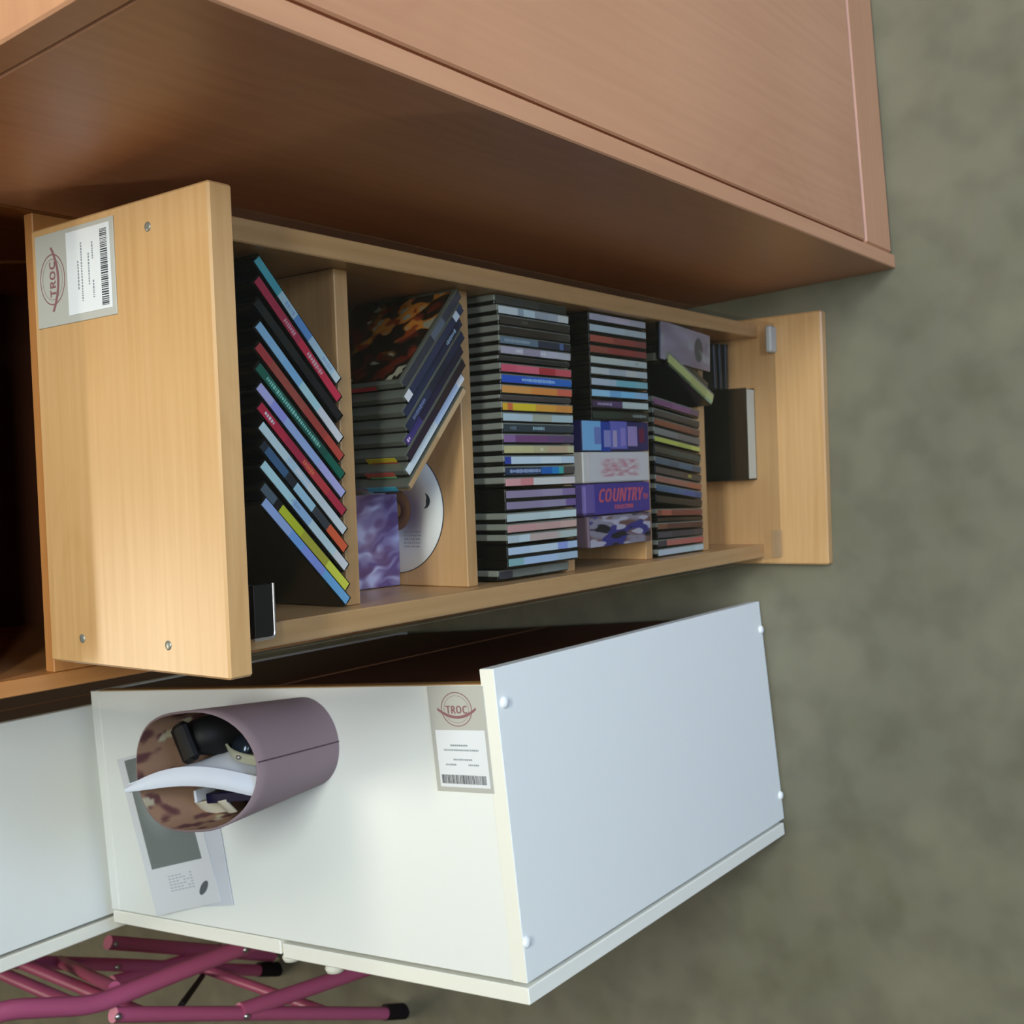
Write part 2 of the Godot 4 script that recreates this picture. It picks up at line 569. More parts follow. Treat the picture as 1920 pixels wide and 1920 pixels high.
func price_card(at: Vector3, turn: float, label: String) -> void:
	# a grey card, text running along its x, with a white sticker below the printed emblem
	var c := thing("price_card", label, "price card", at)
	c.rotation.y = turn
	slab("card", Vector3(-0.035, 0.0, -0.0505), Vector3(0.035, 0.0009, 0.0505), M.card, c, 0.0003)
	var s := slab("sticker", Vector3(-0.0295, 0.0009, -0.0085), Vector3(0.0315, 0.0013, 0.046), M.sticker, c, 0.0001)
	var bars := tool()
	rng.seed = 77
	var x := -0.027
	while x < 0.028:
		var w := 0.0003 + rng.randf() * 0.0009
		add_box(bars, Vector3(x + w / 2, 0.00005, 0.0385 - 0.01875), Vector3(w, 0.0001, 0.0085), 0.0, 0, lin("3a3f45"))
		x += w + 0.0003 + rng.randf() * 0.0006
	put("barcode", bars.commit(), M.print, s, Vector3(-0.001, 0.0002, 0.0))
	var lines := tool()
	for l in [[0.006, -0.012, 0.008], [0.0105, -0.021, 0.021], [0.0195, -0.010, 0.012], [0.0245, -0.020, -0.008], [0.0245, 0.008, 0.020]]:
		var xx: float = l[1]
		while xx < l[2]:
			var w := 0.0008 + rng.randf() * 0.0012
			add_box(lines, Vector3(xx + w / 2, 0.00005, l[0] - 0.01875), Vector3(w, 0.0001, 0.0016), 0.0, 0, lin("8b9299"))
			xx += w + 0.0006
	put("print_lines", lines.commit(), M.print, s, Vector3(-0.001, 0.0002, 0.0))
	# the emblem: an oval ring behind a curved ribbon, with lettering across
	var e := tool()
	for k in 40:
		var a0 := TAU * k / 40
		var a1 := TAU * (k + 1) / 40
		for rr in [[0.0182, 0.0192], [0.0150, 0.0154]]:
			var p := [Vector3(cos(a0) * rr[0], 0, sin(a0) * rr[0] * 0.86), Vector3(cos(a0) * rr[1], 0, sin(a0) * rr[1] * 0.86), Vector3(cos(a1) * rr[1], 0, sin(a1) * rr[1] * 0.86), Vector3(cos(a1) * rr[0], 0, sin(a1) * rr[0] * 0.86)]
			poly(e, p, Vector3(0, -1, 0), 0)
	for k in 16:
		var x0 := -0.024 + 0.003 * k
		var x1 := x0 + 0.003
		var z0 := 0.0062 - 14.0 * x0 * x0
		var z1 := 0.0062 - 14.0 * x1 * x1
		poly(e, [Vector3(x0, 0.0001, z0), Vector3(x1, 0.0001, z1), Vector3(x1, 0.0001, z1 + 0.0028), Vector3(x0, 0.0001, z0 + 0.0028)], Vector3(0, -1, 0), 0)
	var em := put("emblem", e.commit(), M.logo, c, Vector3(0.0, 0.00105, -0.0285))
	put("lettering", flat_text("TROC", 0.0085, 0.0001, true), M.logo, em, Vector3(0.0, 0.0001, 0.0005), Vector3(-PI / 2, 0, 0))

# ------------------------------------------------------------------ the CD cases
func spine_mesh(spec: String, w: float, ln: float) -> Mesh:
	# spec: "hex:from" stretches of paper from the top of the spine down, and "hex~from~to" for rows of small print
	var key := "spine %s %s %s" % [spec, w, ln]
	if mesh_cache.has(key):
		return mesh_cache[key]
	var st := tool()
	var parts := spec.split(" ")
	var runs := []
	for p in parts:
		if p.contains(":"):
			var q := p.split(":")
			runs.append([q[0], q[1].to_float()])
	for i in runs.size():
		var a: float = runs[i][1]
		var b: float = runs[i + 1][1] if i + 1 < runs.size() else 1.0
		add_box(st, Vector3(0, ln * (0.5 - (a + b) / 2), 0), Vector3(w, ln * (b - a), 0.0006), 0.0, 1, ink(runs[i][0]))
	rng.seed = spec.hash()
	for p in parts:
		if p.contains("~"):
			var q := p.split("~")
			var a := q[1].to_float()
			var b := q[2].to_float()
			while a < b:
				var d := 0.008 + rng.randf() * 0.010
				var hh := w * (0.30 + 0.25 * rng.randf())
				add_box(st, Vector3(0, ln * (0.5 - a - d / 2), 0.0003), Vector3(hh, ln * d, 0.0002), 0.0, 1, ink(q[0]))
				a += d + 0.007
	mesh_cache[key] = st.commit()
	return mesh_cache[key]

const CASE_H := 0.1205
const CASE_D := 0.138

func cd_case(label: String, spec: String, bottom: Vector3, tilt: float, thick: float, group: String, spines := 1, dark := false) -> Node3D:
	# origin at the middle of the foot of the spine face; tilt in degrees, positive leans the top towards +x
	var t := thing("cd_case", label, "CD case", bottom, group)
	t.rotation = Vector3(0, 0, deg_to_rad(-tilt))
	var lid_w := thick * 0.62
	put("lid", box(Vector3(lid_w, CASE_H, CASE_D), 0.0006, 1), M.tray if dark else M.lid, t, Vector3(thick / 2 - lid_w / 2, CASE_H / 2, -CASE_D / 2))
	put("tray", box(Vector3(thick - lid_w, CASE_H - 0.0012, CASE_D - 0.0006), 0.0005, 1), M.tray, t, Vector3(-thick / 2 + (thick - lid_w) / 2, CASE_H / 2, -CASE_D / 2 - 0.0003))
	for k in spines:
		var w := minf(0.0068, thick * 0.74) if thick < 0.014 or spines > 1 else thick * 0.6
		var x: float = 0.0 if spines == 1 else (thick * (0.25 - 0.5 * k))
		put("spine_label", spine_mesh(spec.split("/")[k] if spec.contains("/") else spec, w, 0.1165), M.label, t, Vector3(x, CASE_H / 2, 0.0001))
	return t

func build_row_one() -> void:
	# thirteen cases leaning to the right at about 46 degrees
	var g := "CD cases leaning on the top shelf"
	var rows := [
		["leaning CD case with a teal and pale blue spine, outermost on the top shelf", "4b9da5:0 a9c8f0:.27 5f8dc0:.46 a9c4ee:.64 c2dcec:.93 8aa6d2~.34~.44 8fa6c0~.8~.9", 0.0474, 47.5],
		["leaning CD case with a bright red spine and pale print beside the teal one", "a83048:0 c23048:.5 e5a0a8~.32~.44 e8b0b0~.6~.78", 0.0329, 47.0],
		["leaning CD case with a black spine under the bright red one on the top shelf", "1c2020:0 181b1d:.5", 0.0178, 46.0],
		["leaning CD case with an ice-blue spine between a black and a rust-red one", "86b4d6:0 7fb0d0:.3 a9cede:.5 cfe6e2:.72", 0.0005, 46.4],
		["leaning CD case with a rust-red spine between ice-blue and green on the top shelf", "a63a3c:0 9b4a3e:.15 a04038:.55 b04338:.8", -0.0140, 45.6],
		["leaning CD case with a dark green spine and tiny pale print on the top shelf", "1f5c4c:0 174d42:.3 0f5a48:.8 7fc0b0~.1~.72", -0.0286, 45.2],
		["leaning CD case with a lavender spine between green and crimson on the top shelf", "a9a6ea:0 8f90d0:.15 94a8e6:.3 a7a3d8:.7", -0.0432, 45.2],
		["leaning CD case with a crimson spine and white print at its upper end", "b02840:0 a02440:.3 b83a40:.55 a82c40:.8 f0d0d0~.06~.16 d87048~.5~.62", -0.0576, 45.2],
		["leaning CD case with a silver-grey spine below the crimson one on the top shelf", "b8cddd:0 a9c0cc:.3 c6dade:.55 ffffff~.4~.55", -0.0726, 45.6],
		["leaning CD case with a dark slate spine ending in an orange band", "222a34:0 3a5a78:.05 202830:.28 9ac0d4:.38 383c42:.6 cf5a38:.78", -0.0868, 45.8],
		["leaning CD case with a pale sky-blue spine between slate and black on the top shelf", "a6cbea:0 8fb0d4:.35 b8d4f0:.55 d8ecfa:.85 7f98b8~.33~.42", -0.1014, 45.6],
		["leaning CD case with a yellow spine and grey upper end on the top shelf", "4a5a62:0 14161a:.14 b4ba30:.2 a8a238:.45 ccd048:.75", -0.1172, 45.0],
		["leaning CD case with a cornflower-blue spine, last on the left of the top shelf", "8fa6ec:0 6f9ae0:.3 7f90dc:.45 6aa4e8:.7", -0.1285, 45.2],
	]
	var th := 0.0098
	for r in rows:
		var a := deg_to_rad(r[3])
		# foot of the spine: lowest corner on the shelf
		var y: float = SHELVES[0] + 0.0004 + th * 0.5 * sin(a)
		cd_case(r[0], r[1], Vector3(r[2] - 0.0038, y, -0.0185), r[3], th, g, 1, true)

func build_row_two() -> void:
	var g := "CD cases leaning left on the second shelf"
	var specs := [
		["leaning CD case with amber and black cover art facing up, topmost on the second shelf", "34343c:0 5a6470:.5 3a3a44:.7"],
		["leaning CD case with a white-tipped navy spine right under the amber cover", "d4d4e4:0 2a3048:.08 b8c4dc:.86 2a3450:.93"],
		["leaning CD case with a navy spine bearing a short pale stroke near its foot", "242a44:0 20253a:.5 90a8b8~.74~.9"],
		["leaning CD case with a plain midnight-blue spine in the middle of the second shelf", "262a44:0 1e2030:.4 22243c:.7 70789c~.1~.3"],
		["leaning CD case with a violet-tinted spine dotted with a pink light", "40346a:0 241f38:.25 201c30:.6 d0b0d0~.02~.05"],
		["leaning CD case with a brown-black spine just above the white-blue one", "2c1e2c:0 2a1c20:.5 231a20:.8"],
		["leaning CD case with a white-blue spine, second lowest on the second shelf", "c4d0ec:0 a9b8d8:.5 d0daf0:.9"],
	]
	var th := 0.0098
	var n := specs.size()
	for k in n + 1:
		var tilt := -47.2
		var f := float(k) / n
		var a := deg_to_rad(47.2)
		var x := lerpf(0.1298, 0.0432, f)
		var y: float = SHELVES[1] + 0.0004 + th * 0.5 * sin(a)
		var at := Vector3(x + 0.002, y, -0.0165 + (0.002 if k % 2 else 0.0))
		var o: Node3D
		if k == n:
			o = cd_case("leaning empty CD case of clear tan plastic, lowest on the second shelf above the disc", "a98a62:0 b89a72:.5", at, tilt, 0.0062, g)
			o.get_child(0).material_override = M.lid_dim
			o.get_child(1).material_override = M.clear
		else:
			o = cd_case(specs[k][0], specs[k][1], at, tilt, th, g)
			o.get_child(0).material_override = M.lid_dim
		if k == 0:
			put("cover_art", sheet(1, 1, func(u: float, v: float): return Vector3(th / 2 + 0.0003, 0.004 + v * 0.112, -0.004 - u * 0.122), 0.0004), textured(art_image("orange_cover"), 0.15), o)
		if k in [5, 6, 7]:   # coloured inlays seen through the top edge of the case
			var cs: Array = {5: ["c0b020", "a03028"], 6: ["b04a40", "58a868"], 7: ["2f9ab8", "20283c"]}[k]
			var st := tool()
			add_box(st, Vector3(0, CASE_H + 0.0002, -0.030), Vector3(0.0055, 0.0004, 0.034), 0, 2, lin(cs[0]))
			add_box(st, Vector3(-0.003, CASE_H + 0.0002, -0.028), Vector3(0.002, 0.0005, 0.030), 0, 2, lin(cs[1]))
			put("inlay_print", st.commit(), M.label, o)
		if k == 0:
			put("inlay_print", box(Vector3(0.004, 0.0004, 0.04), 0.0), plain(Color("b02838"), 0.4), o, Vector3(0.001, CASE_H + 0.0002, -0.05))
	# the loose disc lying on the shelf, half under the booklet
	var d := thing("compact_disc", "white compact disc lying flat on the second shelf in front of the purple booklet", "compact disc", Vector3(-0.0635, SHELVES[1], -0.109))
	var ring := []
	for q in [Vector2(0.0200, 0.0002), Vector2(0.0200, 0.0014), Vector2(0.0598, 0.0014), Vector2(0.0600, 0.0008), Vector2(0.0598, 0.0002), Vector2(0.0200, 0.0002)]:
		ring.append(q)
	put("disc_body", lathe(ring, 72), plain(Color("ecece4"), 0.5, 0.4), d)
	put("rim_band", lathe([Vector2(0.0592, 0.0003), Vector2(0.0603, 0.0003), Vector2(0.0603, 0.0013), Vector2(0.0592, 0.0013)], 72), plain(Color("26304a"), 0.3), d)
	put("hub", lathe([Vector2(0.0075, 0.0004), Vector2(0.0075, 0.0012), Vector2(0.0199, 0.0012), Vector2(0.0199, 0.0004), Vector2(0.0075, 0.0004)], 40), plain(Color("8a6242"), 0.15), d)
	var pr := tool()
	for k in 26:   # the dark crescent emblem
		var a0 := 0.1 + 3.2 * k / 26.0
		var a1 := 0.1 + 3.2 * (k + 1) / 26.0
		var w0 := 0.0052 * sin(PI * k / 26.0)
		var w1 := 0.0052 * sin(PI * (k + 1) / 26.0)
		poly(pr, [Vector3(cos(a0), 0, sin(a0)) * (0.0072 - w0), Vector3(cos(a0), 0, sin(a0)) * 0.0072, Vector3(cos(a1), 0, sin(a1)) * 0.0072, Vector3(cos(a1), 0, sin(a1)) * (0.0072 - w1)], Vector3(0, -1, 0), 0, lin("33383e"))
	put("disc_emblem", pr.commit(), M.print, d, Vector3(0.008, 0.00155, 0.0375))
	pr = tool()
	for l in 5:
		var xx := -0.010
		rng.seed = 40 + l
		while xx < 0.010:
			var w := 0.001 + rng.randf() * 0.002
			add_box(pr, Vector3(-0.043 + l * 0.0035, 0, -0.016 + xx), Vector3(0.0013, 0.0001, w), 0, 0, lin("a5adae"))
			xx += w + 0.0012
	put("disc_lettering", pr.commit(), M.print, d, Vector3(0.008, 0.00155, 0.0375))
	# the purple booklet standing behind
	var b := thing("cd_booklet", "purple marbled CD booklet standing on the disc on the second shelf", "booklet", Vector3(-0.0915, SHELVES[1] + 0.0016, -0.1065))
	b.rotation.x = deg_to_rad(-4)
	put("cover", sheet(6, 6, func(u: float, v: float): return Vector3(-0.0435 + 0.087 * u, 0.118 * v, 0.0012 * sin(u * PI)), 0.0006), textured(art_image("purple_swirl"), 0.35), b)
	put("pages", sheet(4, 4, func(u: float, v: float): return Vector3(-0.0432 + 0.0862 * u, 0.117 * v + 0.0004, -0.0012 + 0.0012 * sin(u * PI)), 0.0008), M.paper, b)

func build_row_three() -> void:
	var g := "CD cases standing upright on the third shelf"
	var y: float = SHELVES[2] + 0.0003
	# label, spine, x, thickness, spines, how far it stands back
	var rows := [
		["upright CD case with a charcoal spine against the right wall of the third shelf", "3a3c38:0 2c2e2c:.6", 0.1305, 0.0092, 1, 0.004],
		["upright CD case with a mottled icy-white spine near the right end of the third shelf", "c4d6dc:0 8fa0a8:.26 b8ccd0:.34 98a2a8:.5 a0aab0:.7 c8d2c8:.84", 0.1208, 0.0094, 1, 0.001],
		["upright CD case with a brown-black spine left of the icy-white one", "34302c:0 2e2a26:.5 5a564a~.3~.36", 0.1112, 0.0092, 1, 0.0],
		["upright CD case with a plain umber spine second left of the icy-white one", "302822:0 38342e:.8", 0.1016, 0.0092, 1, 0.0],
		["upright CD case with a spine half slate blue and half navy on the third shelf", "5f7280:0 2c3240:.52 4c6490:.84 2a2c34:.9 90a0a8~.05~.4", 0.0925, 0.0086, 1, 0.0],
		["upright CD case with a blotchy lilac-white spine on the third shelf", "aaa4b0:0 948c98:.3 b4b2bc:.55 aeb0b4:.8 e0e0e8~.2~.3 e0e0e8~.55~.62", 0.0832, 0.0088, 1, 0.0],
		["slim black CD case between the lilac-white and the pink-red spine", "2e2b29:0 262423:.5", 0.0753, 0.0054, 1, 0.002],
		["upright CD case with a pink-red spine next to the royal blue one", "c85468:0 d06070:.2 a83038:.52 c05058:.76", 0.0664, 0.0092, 1, 0.0],
		["upright CD case with a royal blue spine and light print on the third shelf", "2450b0:0 2c5cb4:.3 2460ac:.75 90b4e4~.27~.74", 0.0563, 0.0094, 1, 0.0],
		["upright CD case with an orange spine fading to coral on the third shelf", "d8904a:0 d8803c:.4 c8604a:.78", 0.0465, 0.0090, 1, 0.0],
		["slim dark brown CD case between the orange and the yellow spine", "443a38:0 3c3634:.6", 0.0386, 0.0056, 1, 0.002],
		["upright CD case with a yellow spine turning amber on the third shelf", "d8a028:0 c8683c:.06 d8b42c:.13 d09438:.45 c8843c:.75", 0.0302, 0.0092, 1, 0.0],
		["upright CD case with a pale grey spine and beige middle on the third shelf", "a9bcc0:0 a8b8bc:.2 989c88:.4 a0b4b4:.68", 0.0202, 0.0094, 1, 0.0],
		["upright CD case with a dark slate spine and two short words on the third shelf", "2c363c:0 2f383e:.5 5c6a72~.08~.16 88a4ac~.4~.56", 0.0101, 0.0094, 1, 0.0],
		["upright CD case with a plum-purple spine on the third shelf", "80608c:0 6a4068:.15 5e4064:.6 54445c:.85", 0.0, 0.0094, 1, 0.0],
		["upright CD case with a straw-coloured cream spine on the third shelf", "b4ac7c:0 a8a078:.4 b09878:.6 b4ac84:.9 dcd8b0~.5~.52", -0.0103, 0.0094, 1, 0.0],
		["upright CD case with a white spine and navy upper tip on the third shelf", "2c3c90:0 b4c4d0:.08 c0ccd4:.5 b0c0c8:.8", -0.0206, 0.0094, 1, 0.0],
		["upright CD case with a slate spine ending in a cyan band on the third shelf", "203048:0 2e4058:.3 1858a0:.5 1c78b0:.66 3c9890:.76 4a4440:.83 90a0c0~.06~.48", -0.0308, 0.0094, 1, 0.0],
		["upright CD case with a white spine and salmon upper third on the third shelf", "c89090:0 c07878:.2 c4c4bc:.38 c8bcb8:.8", -0.0412, 0.0094, 1, 0.0],
		["fat double CD case with two mauve-striped spines on the third shelf", "8a7c94:0 90849c:.5 7c6890:.8/847890:0 8c8298:.5 6a5488:.85", -0.0580, 0.0212, 2, 0.0],
		["upright CD case with a plain pale grey spine beside the mauve double case", "aebcba:0 b8c8c6:.6", -0.0748, 0.0096, 1, 0.0],
		["upright CD case with a dusty pink spine on the third shelf", "b88c88:0 b49088:.4 bc9c90:.75", -0.0850, 0.0094, 1, 0.0],
		["upright CD case with a pale spine and blush middle section on the third shelf", "a8b4b8:0 b4c4c8:.15 b09c94:.3 a8a49c:.7 a8b4ae:.75", -0.0950, 0.0094, 1, 0.0],
		["fat double CD case with two pale blue spines, left end of the third shelf", "a9bce0:0 b4c4ec:.3 8494c8:.7 a4b8d8:.85/7ca4a4:0 9cb4dc:.2 a0b4e0:.5 9cb0bc:.7", -0.1115, 0.0212, 2, 0.0],
		["upright CD case with a grey-green spine against the left wall of the third shelf", "34343c:0 6a7068:.18 747a74:.6", -0.1290, 0.0092, 1, 0.012],
	]
	for r in rows:
		cd_case(r[0], r[1], Vector3(r[2], y, -0.0088 - r[5]), 0.0, r[3], g, r[4], r[4] == 2)

func build_row_four() -> void:
	var g := "CD cases standing on the fourth shelf beside the boxes"
	var y: float = SHELVES[3] + 0.0003
	var rows := [
		["black-framed CD case with a lilac-grey spine, first from the right wall on the fourth shelf", "a4a4b0:0 b0a8b4:.3 a0a0a8:.7", 0.1300],
		["black-framed CD case with a grey-white spine above the rust pair on the fourth shelf", "a8b8bc:0 a4b0b0:.6", 0.1184],
		["black-framed CD case with a rust-brown spine, nearer the right wall of the two", "a05040:0 8c4038:.4 7c403c:.8", 0.1072],
		["black-framed CD case with a brick-red spine, the left one of the two rust ones", "8c4a3c:0 8c3834:.3 803c38:.8", 0.0960],
		["black-framed CD case with a chalk-grey spine left of the brick-red one", "b0b8b0:0 a9b4ae:.6 808a84~.78~.82", 0.0848],
		["black-framed CD case with a bone-white spine smudged in the middle on the fourth shelf", "b0b8b4:0 9aa4a8:.3 b0b4ac:.6 a8b0b0:.8", 0.0734],
		["black-framed CD case with a spine from grey to teal on the fourth shelf", "a4b0b8:0 9cacb4:.3 6ca8b0:.42 78a8ac:.8", 0.0617],
		["black-framed CD case with a sky-blue spine on the fourth shelf", "8cb8d0:0 6a9cc0:.3 74b0cc:.5 84a8c0:.75", 0.0498],
		["black-framed CD case with a plum spine ending in a white block", "3c2c44:0 4c3858:.3 a8b4ac:.52 9c8ca8~.08~.32", 0.0384],
		["black-framed CD case with a blackish-green spine beside the blue box on the fourth shelf", "243028:0 1c221e:.5 74807c~.7~.95", 0.0268],
	]
	for r in rows:
		cd_case(r[0], r[1], Vector3(r[2], y, -0.0132), 0.0, 0.0108, g, 1, true)
	# three and a half boxes to their left
	var h := 0.138
	var z := -0.0150
	var b := thing("media_box", "narrow box with light blue and violet panels on the fourth shelf", "box", Vector3(0.0046, y, z))
	slab("carton", Vector3(-0.0160, 0, -0.10), Vector3(0.0160, 0.138, 0), plain(Color("20205a"), 0.4), b, 0.0008)
	var st := tool()
	add_box(st, Vector3(0.0, 0.120, 0), Vector3(0.0310, 0.035, 0.0008), 0, 0, lin("7cb4dc"))
	add_box(st, Vector3(0.0, 0.109, 0.0002), Vector3(0.018, 0.013, 0.0008), 0, 0, lin("7080b8"))
	add_box(st, Vector3(-0.001, 0.093, 0), Vector3(0.0316, 0.019, 0.0008), 0, 0, lin("2a449a"))
	add_box(st, Vector3(-0.003, 0.090, 0.0002), Vector3(0.018, 0.013, 0.0008), 0, 0, lin("8a8cc0"))
	add_box(st, Vector3(0.001, 0.066, 0), Vector3(0.0300, 0.035, 0.0008), 0, 0, lin("6868b4"))
	add_box(st, Vector3(-0.003, 0.074, 0.0002), Vector3(0.018, 0.008, 0.0008), 0, 0, lin("a89cb8"))
	add_box(st, Vector3(-0.001, 0.057, 0.0002), Vector3(0.020, 0.010, 0.0008), 0, 0, lin("8c80c0"))
	add_box(st, Vector3(0.0, 0.036, 0), Vector3(0.0220, 0.019, 0.0008), 0, 0, lin("9a88b8"))
	add_box(st, Vector3(0.001, 0.016, 0), Vector3(0.0160, 0.010, 0.0008), 0, 0, lin("6c2440"))
	put("printed_panel", st.commit(), M.print, b, Vector3(0, 0, 0.0004))
	b = thing("media_box", "white box with faded pink lettering on the fourth shelf", "box", Vector3(-0.0290, y, z - 0.0002))
	slab("carton", Vector3(-0.0164, 0, -0.10), Vector3(0.0164, h, 0), plain(Color("cfcbc2"), 0.55), b, 0.001)
	put("printed_panel", sheet(1, 1, func(u: float, v: float): return Vector3(0.0150 - 0.0300 * v, 0.128 - 0.122 * u, 0.0002), 0.0003), textured(art_image("pink_lettering"), 0.55), b)
	b = thing("media_box", "purple box with red slanted lettering on the fourth shelf", "box", Vector3(-0.0630, y, z))
	slab("carton", Vector3(-0.0166, 0, -0.10), Vector3(0.0166, h, 0), plain(Color("6a589c"), 0.45), b, 0.003)
	slab("printed_panel", Vector3(-0.0160, 0.003, 0), Vector3(0.0160, 0.119, 0.0006), plain(Color("46388c"), 0.45), b, 0.0002)
	var red := plain(Color("c05868"), 0.5)
	var word := put("lettering", flat_text("COUNTRY", 0.0165, 0.0004, true), red, b, Vector3(0.0035, 0.065, 0.0008), Vector3(0, 0, -PI / 2))
	word.scale = Vector3(0.98, 1.0, 1.0)
	word.transform.basis = Basis(Vector3(0, -0.98, 0), Vector3(1.0, -0.25, 0), Vector3(0, 0, 1))
	put("lettering", flat_text("tv", 0.0085, 0.0004, true), red, b, Vector3(0.001, 0.0125, 0.0008), Vector3(0, 0, -PI / 2))
	put("lettering", flat_text("COLLECTION", 0.0052, 0.0004, true), red, b, Vector3(-0.0092, 0.060, 0.0008), Vector3(0, 0, -PI / 2))
	b = thing("media_box", "box printed with brown and lilac figures, leftmost on the fourth shelf", "box", Vector3(-0.0972, y, z))
	slab("carton", Vector3(-0.0166, 0, -0.10), Vector3(0.0166, 0.132, 0), plain(Color("6d5a66"), 0.5), b, 0.0015)
	put("printed_panel", sheet(1, 1, func(u: float, v: float): return Vector3(0.0160 - 0.0320 * v, 0.130 - 0.127 * u, 0.0002), 0.0003), textured(art_image("figures"), 0.5), b)

func build_row_five() -> void:
	var g := "CD cases on the fifth shelf"
	var rows := [
		["slightly leaning CD case with a mauve-pink spine on the fifth shelf", "6c4464:0 785070:.4 604858:.8", 0.0337, 6.8, 0.0104, false],
		["slightly leaning CD case with a charcoal spine left of the mauve-pink one", "3c3834:0 34302e:.5", 0.0207, 6.8, 0.0096, false],
		["slightly leaning CD case with a russet spine on the fifth shelf", "74442e:0 6c3c30:.5 5c3830:.8", 0.0098, 6.8, 0.0094, false],
		["slightly leaning CD case with a pewter-grey spine right of the lime one", "6a6c68:0 605c58:.5", -0.0010, 6.8, 0.0092, false],
		["slim CD case with a lime-yellow spine on the fifth shelf", "a0a84c:0 98a048:.5 b0b058:.8", -0.0103, 6.8, 0.0070, false],
		["slightly leaning CD case with a bottle-green spine left of the lime one", "38382f:0 364038:.3 2c3a34:.8", -0.0222, 6.8, 0.0132, true],
		["slightly leaning CD case with a blue-grey spine on the fifth shelf", "44545e:0 3a4854:.3 40586a:.5 38444c:.8", -0.0354, 6.8, 0.0092, false],
		["slightly leaning CD case with an umber spine and one yellow dot", "443c38:0 3c3430:.6 a0a03c~.7~.76", -0.0462, 6.8, 0.0092, true],
		["slightly leaning CD case with a terracotta spine above the denim one", "80584a:0 8c5c4c:.3 94543c:.7", -0.0566, 6.8, 0.0088, false],
		["slightly leaning CD case with a denim-blue spine on the fifth shelf", "3c546c:0 3c5878:.3 3c5080:.6 34486c:.85", -0.0668, 6.6, 0.0094, false],
		["slightly leaning CD case with a jet-black spine below the denim one", "24221f:0 201e1d:.5", -0.0772, 5.5, 0.0090, true],
		["upright CD case with a rust-orange spine on the fifth shelf", "6c3c30:0 94503c:.1 703830:.3 703830:.8", -0.0874, 2.2, 0.0088, false],
		["slim upright CD case with a black spine below the rust-orange one", "1c1614:0 181414:.5", -0.0948, 1.8, 0.0052, true],
		["upright CD case with a maroon-brown spine on the fifth shelf", "684434:0 4c2c28:.2 482824:.7", -0.1020, 1.4, 0.0082, false],
		["upright CD case with a slate-violet spine on the fifth shelf", "3c3c46:0 302f38:.3 3a383c:.8", -0.1112, 1.0, 0.0090, true],
		["upright CD case with a black-tipped coral spine on the fifth shelf", "34303a:0 9c5c54:.18 9c5850:.5 a8504c:.8", -0.1206, 0.6, 0.0086, false],
		["upright CD case with a silvery-white spine against the left wall of the fifth shelf", "a0acb4:0 9cb0b0:.5 a8b8ba:.8", -0.1302, 0.0, 0.0088, false],
	]
	for r in rows:
		var y: float = SHELVES[4] + 0.0004 + r[4] * 0.5 * sin(deg_to_rad(r[3]))
		var o := cd_case(r[0], r[1], Vector3(r[2], y, -0.0222), r[3], r[4], g, 1, r[5])
		o.scale = Vector3(1, 0.965, 0.965)
	# the two cases leaning further over at the right, and the pale one in front of them
	var a := deg_to_rad(22.0)
	var gy: float = SHELVES[4] + 0.0005 + 0.012 * 0.5 * sin(a)
	var o := cd_case("CD case with an olive-yellow spine leaning on the mauve-pink one, fifth shelf", "a0a868:0 989c60:.5 a8b070:.85", Vector3(0.0500, gy + 0.0010, -0.0010), 22.0, 0.0160, g)
	put("green_inlay", spine_mesh("3c5030:0 607848:.5 849c80:.85", 0.003, 0.112), M.label, o, Vector3(-0.0064, CASE_H / 2, 0.0002))
	cd_case("black CD case behind the olive-yellow one on the fifth shelf", "28261f:0 34362c:.5", Vector3(0.0665, gy, -0.0080), 22.0, 0.0108, g, 1, true)
	var b := thing("booklet_box", "pale mauve cover with a dark oval at the right end of the fifth shelf", "booklet", Vector3(0.1085, SHELVES[4], -0.0040))
	b.rotation.z = deg_to_rad(-4)
	put("case_body", box(Vector3(0.045, 0.1235, 0.006), 0.0008), M.tray, b, Vector3(-0.002, 0.0634, -0.004))
	put("cover_art", sheet(1, 1, func(u: float, v: float): return Vector3(-0.0240 + 0.044 * u, 0.002 + 0.122 * v, -0.0006), 0.0005), textured(art_image("pale_cover"), 0.2), b)

func build_row_six() -> void:
	var b := thing("black_book", "black-covered book lying flat with its pale page edge forward in the bottom of the tower", "book", Vector3(0.0098, 0.016, -0.0072))
	slab("cover", Vector3(-0.0605, 0.0, -0.155), Vector3(0.0605, 0.0022, 0.0), M.cloth_black, b, 0.0008)
	slab("cover", Vector3(-0.0605, 0.0238, -0.155), Vector3(0.0605, 0.0262, 0.0), M.cloth_black, b, 0.0008)
	slab("page_block", Vector3(-0.0585, 0.0022, -0.153), Vector3(0.0585, 0.0238, 0.0004), plain(Color("d6d6c2"), 0.8, 0.2), b, 0.0005)
	for k in 3:
		var o := thing("cd_case", ["dark green CD case lying flat right of the black book, undermost of three", "dark green CD case lying flat right of the black book, middle of three", "dark green CD case lying flat right of the black book, topmost of three"][k], "CD case", Vector3(0.1018, 0.0162 + 0.0103 * k, -0.043 - 0.003 * k), "CD cases lying in the bottom of the tower")
		o.rotation.y = 0.02 * (k - 1)
		slab("lid", Vector3(-0.0300, 0.0040, -0.12), Vector3(0.0300, 0.0100, 0), plain(Color("2c322e"), 0.2), o, 0.0006)
		slab("tray", Vector3(-0.0298, 0.0, -0.12), Vector3(0.0298, 0.0038, -0.0004), M.tray, o, 0.0005)

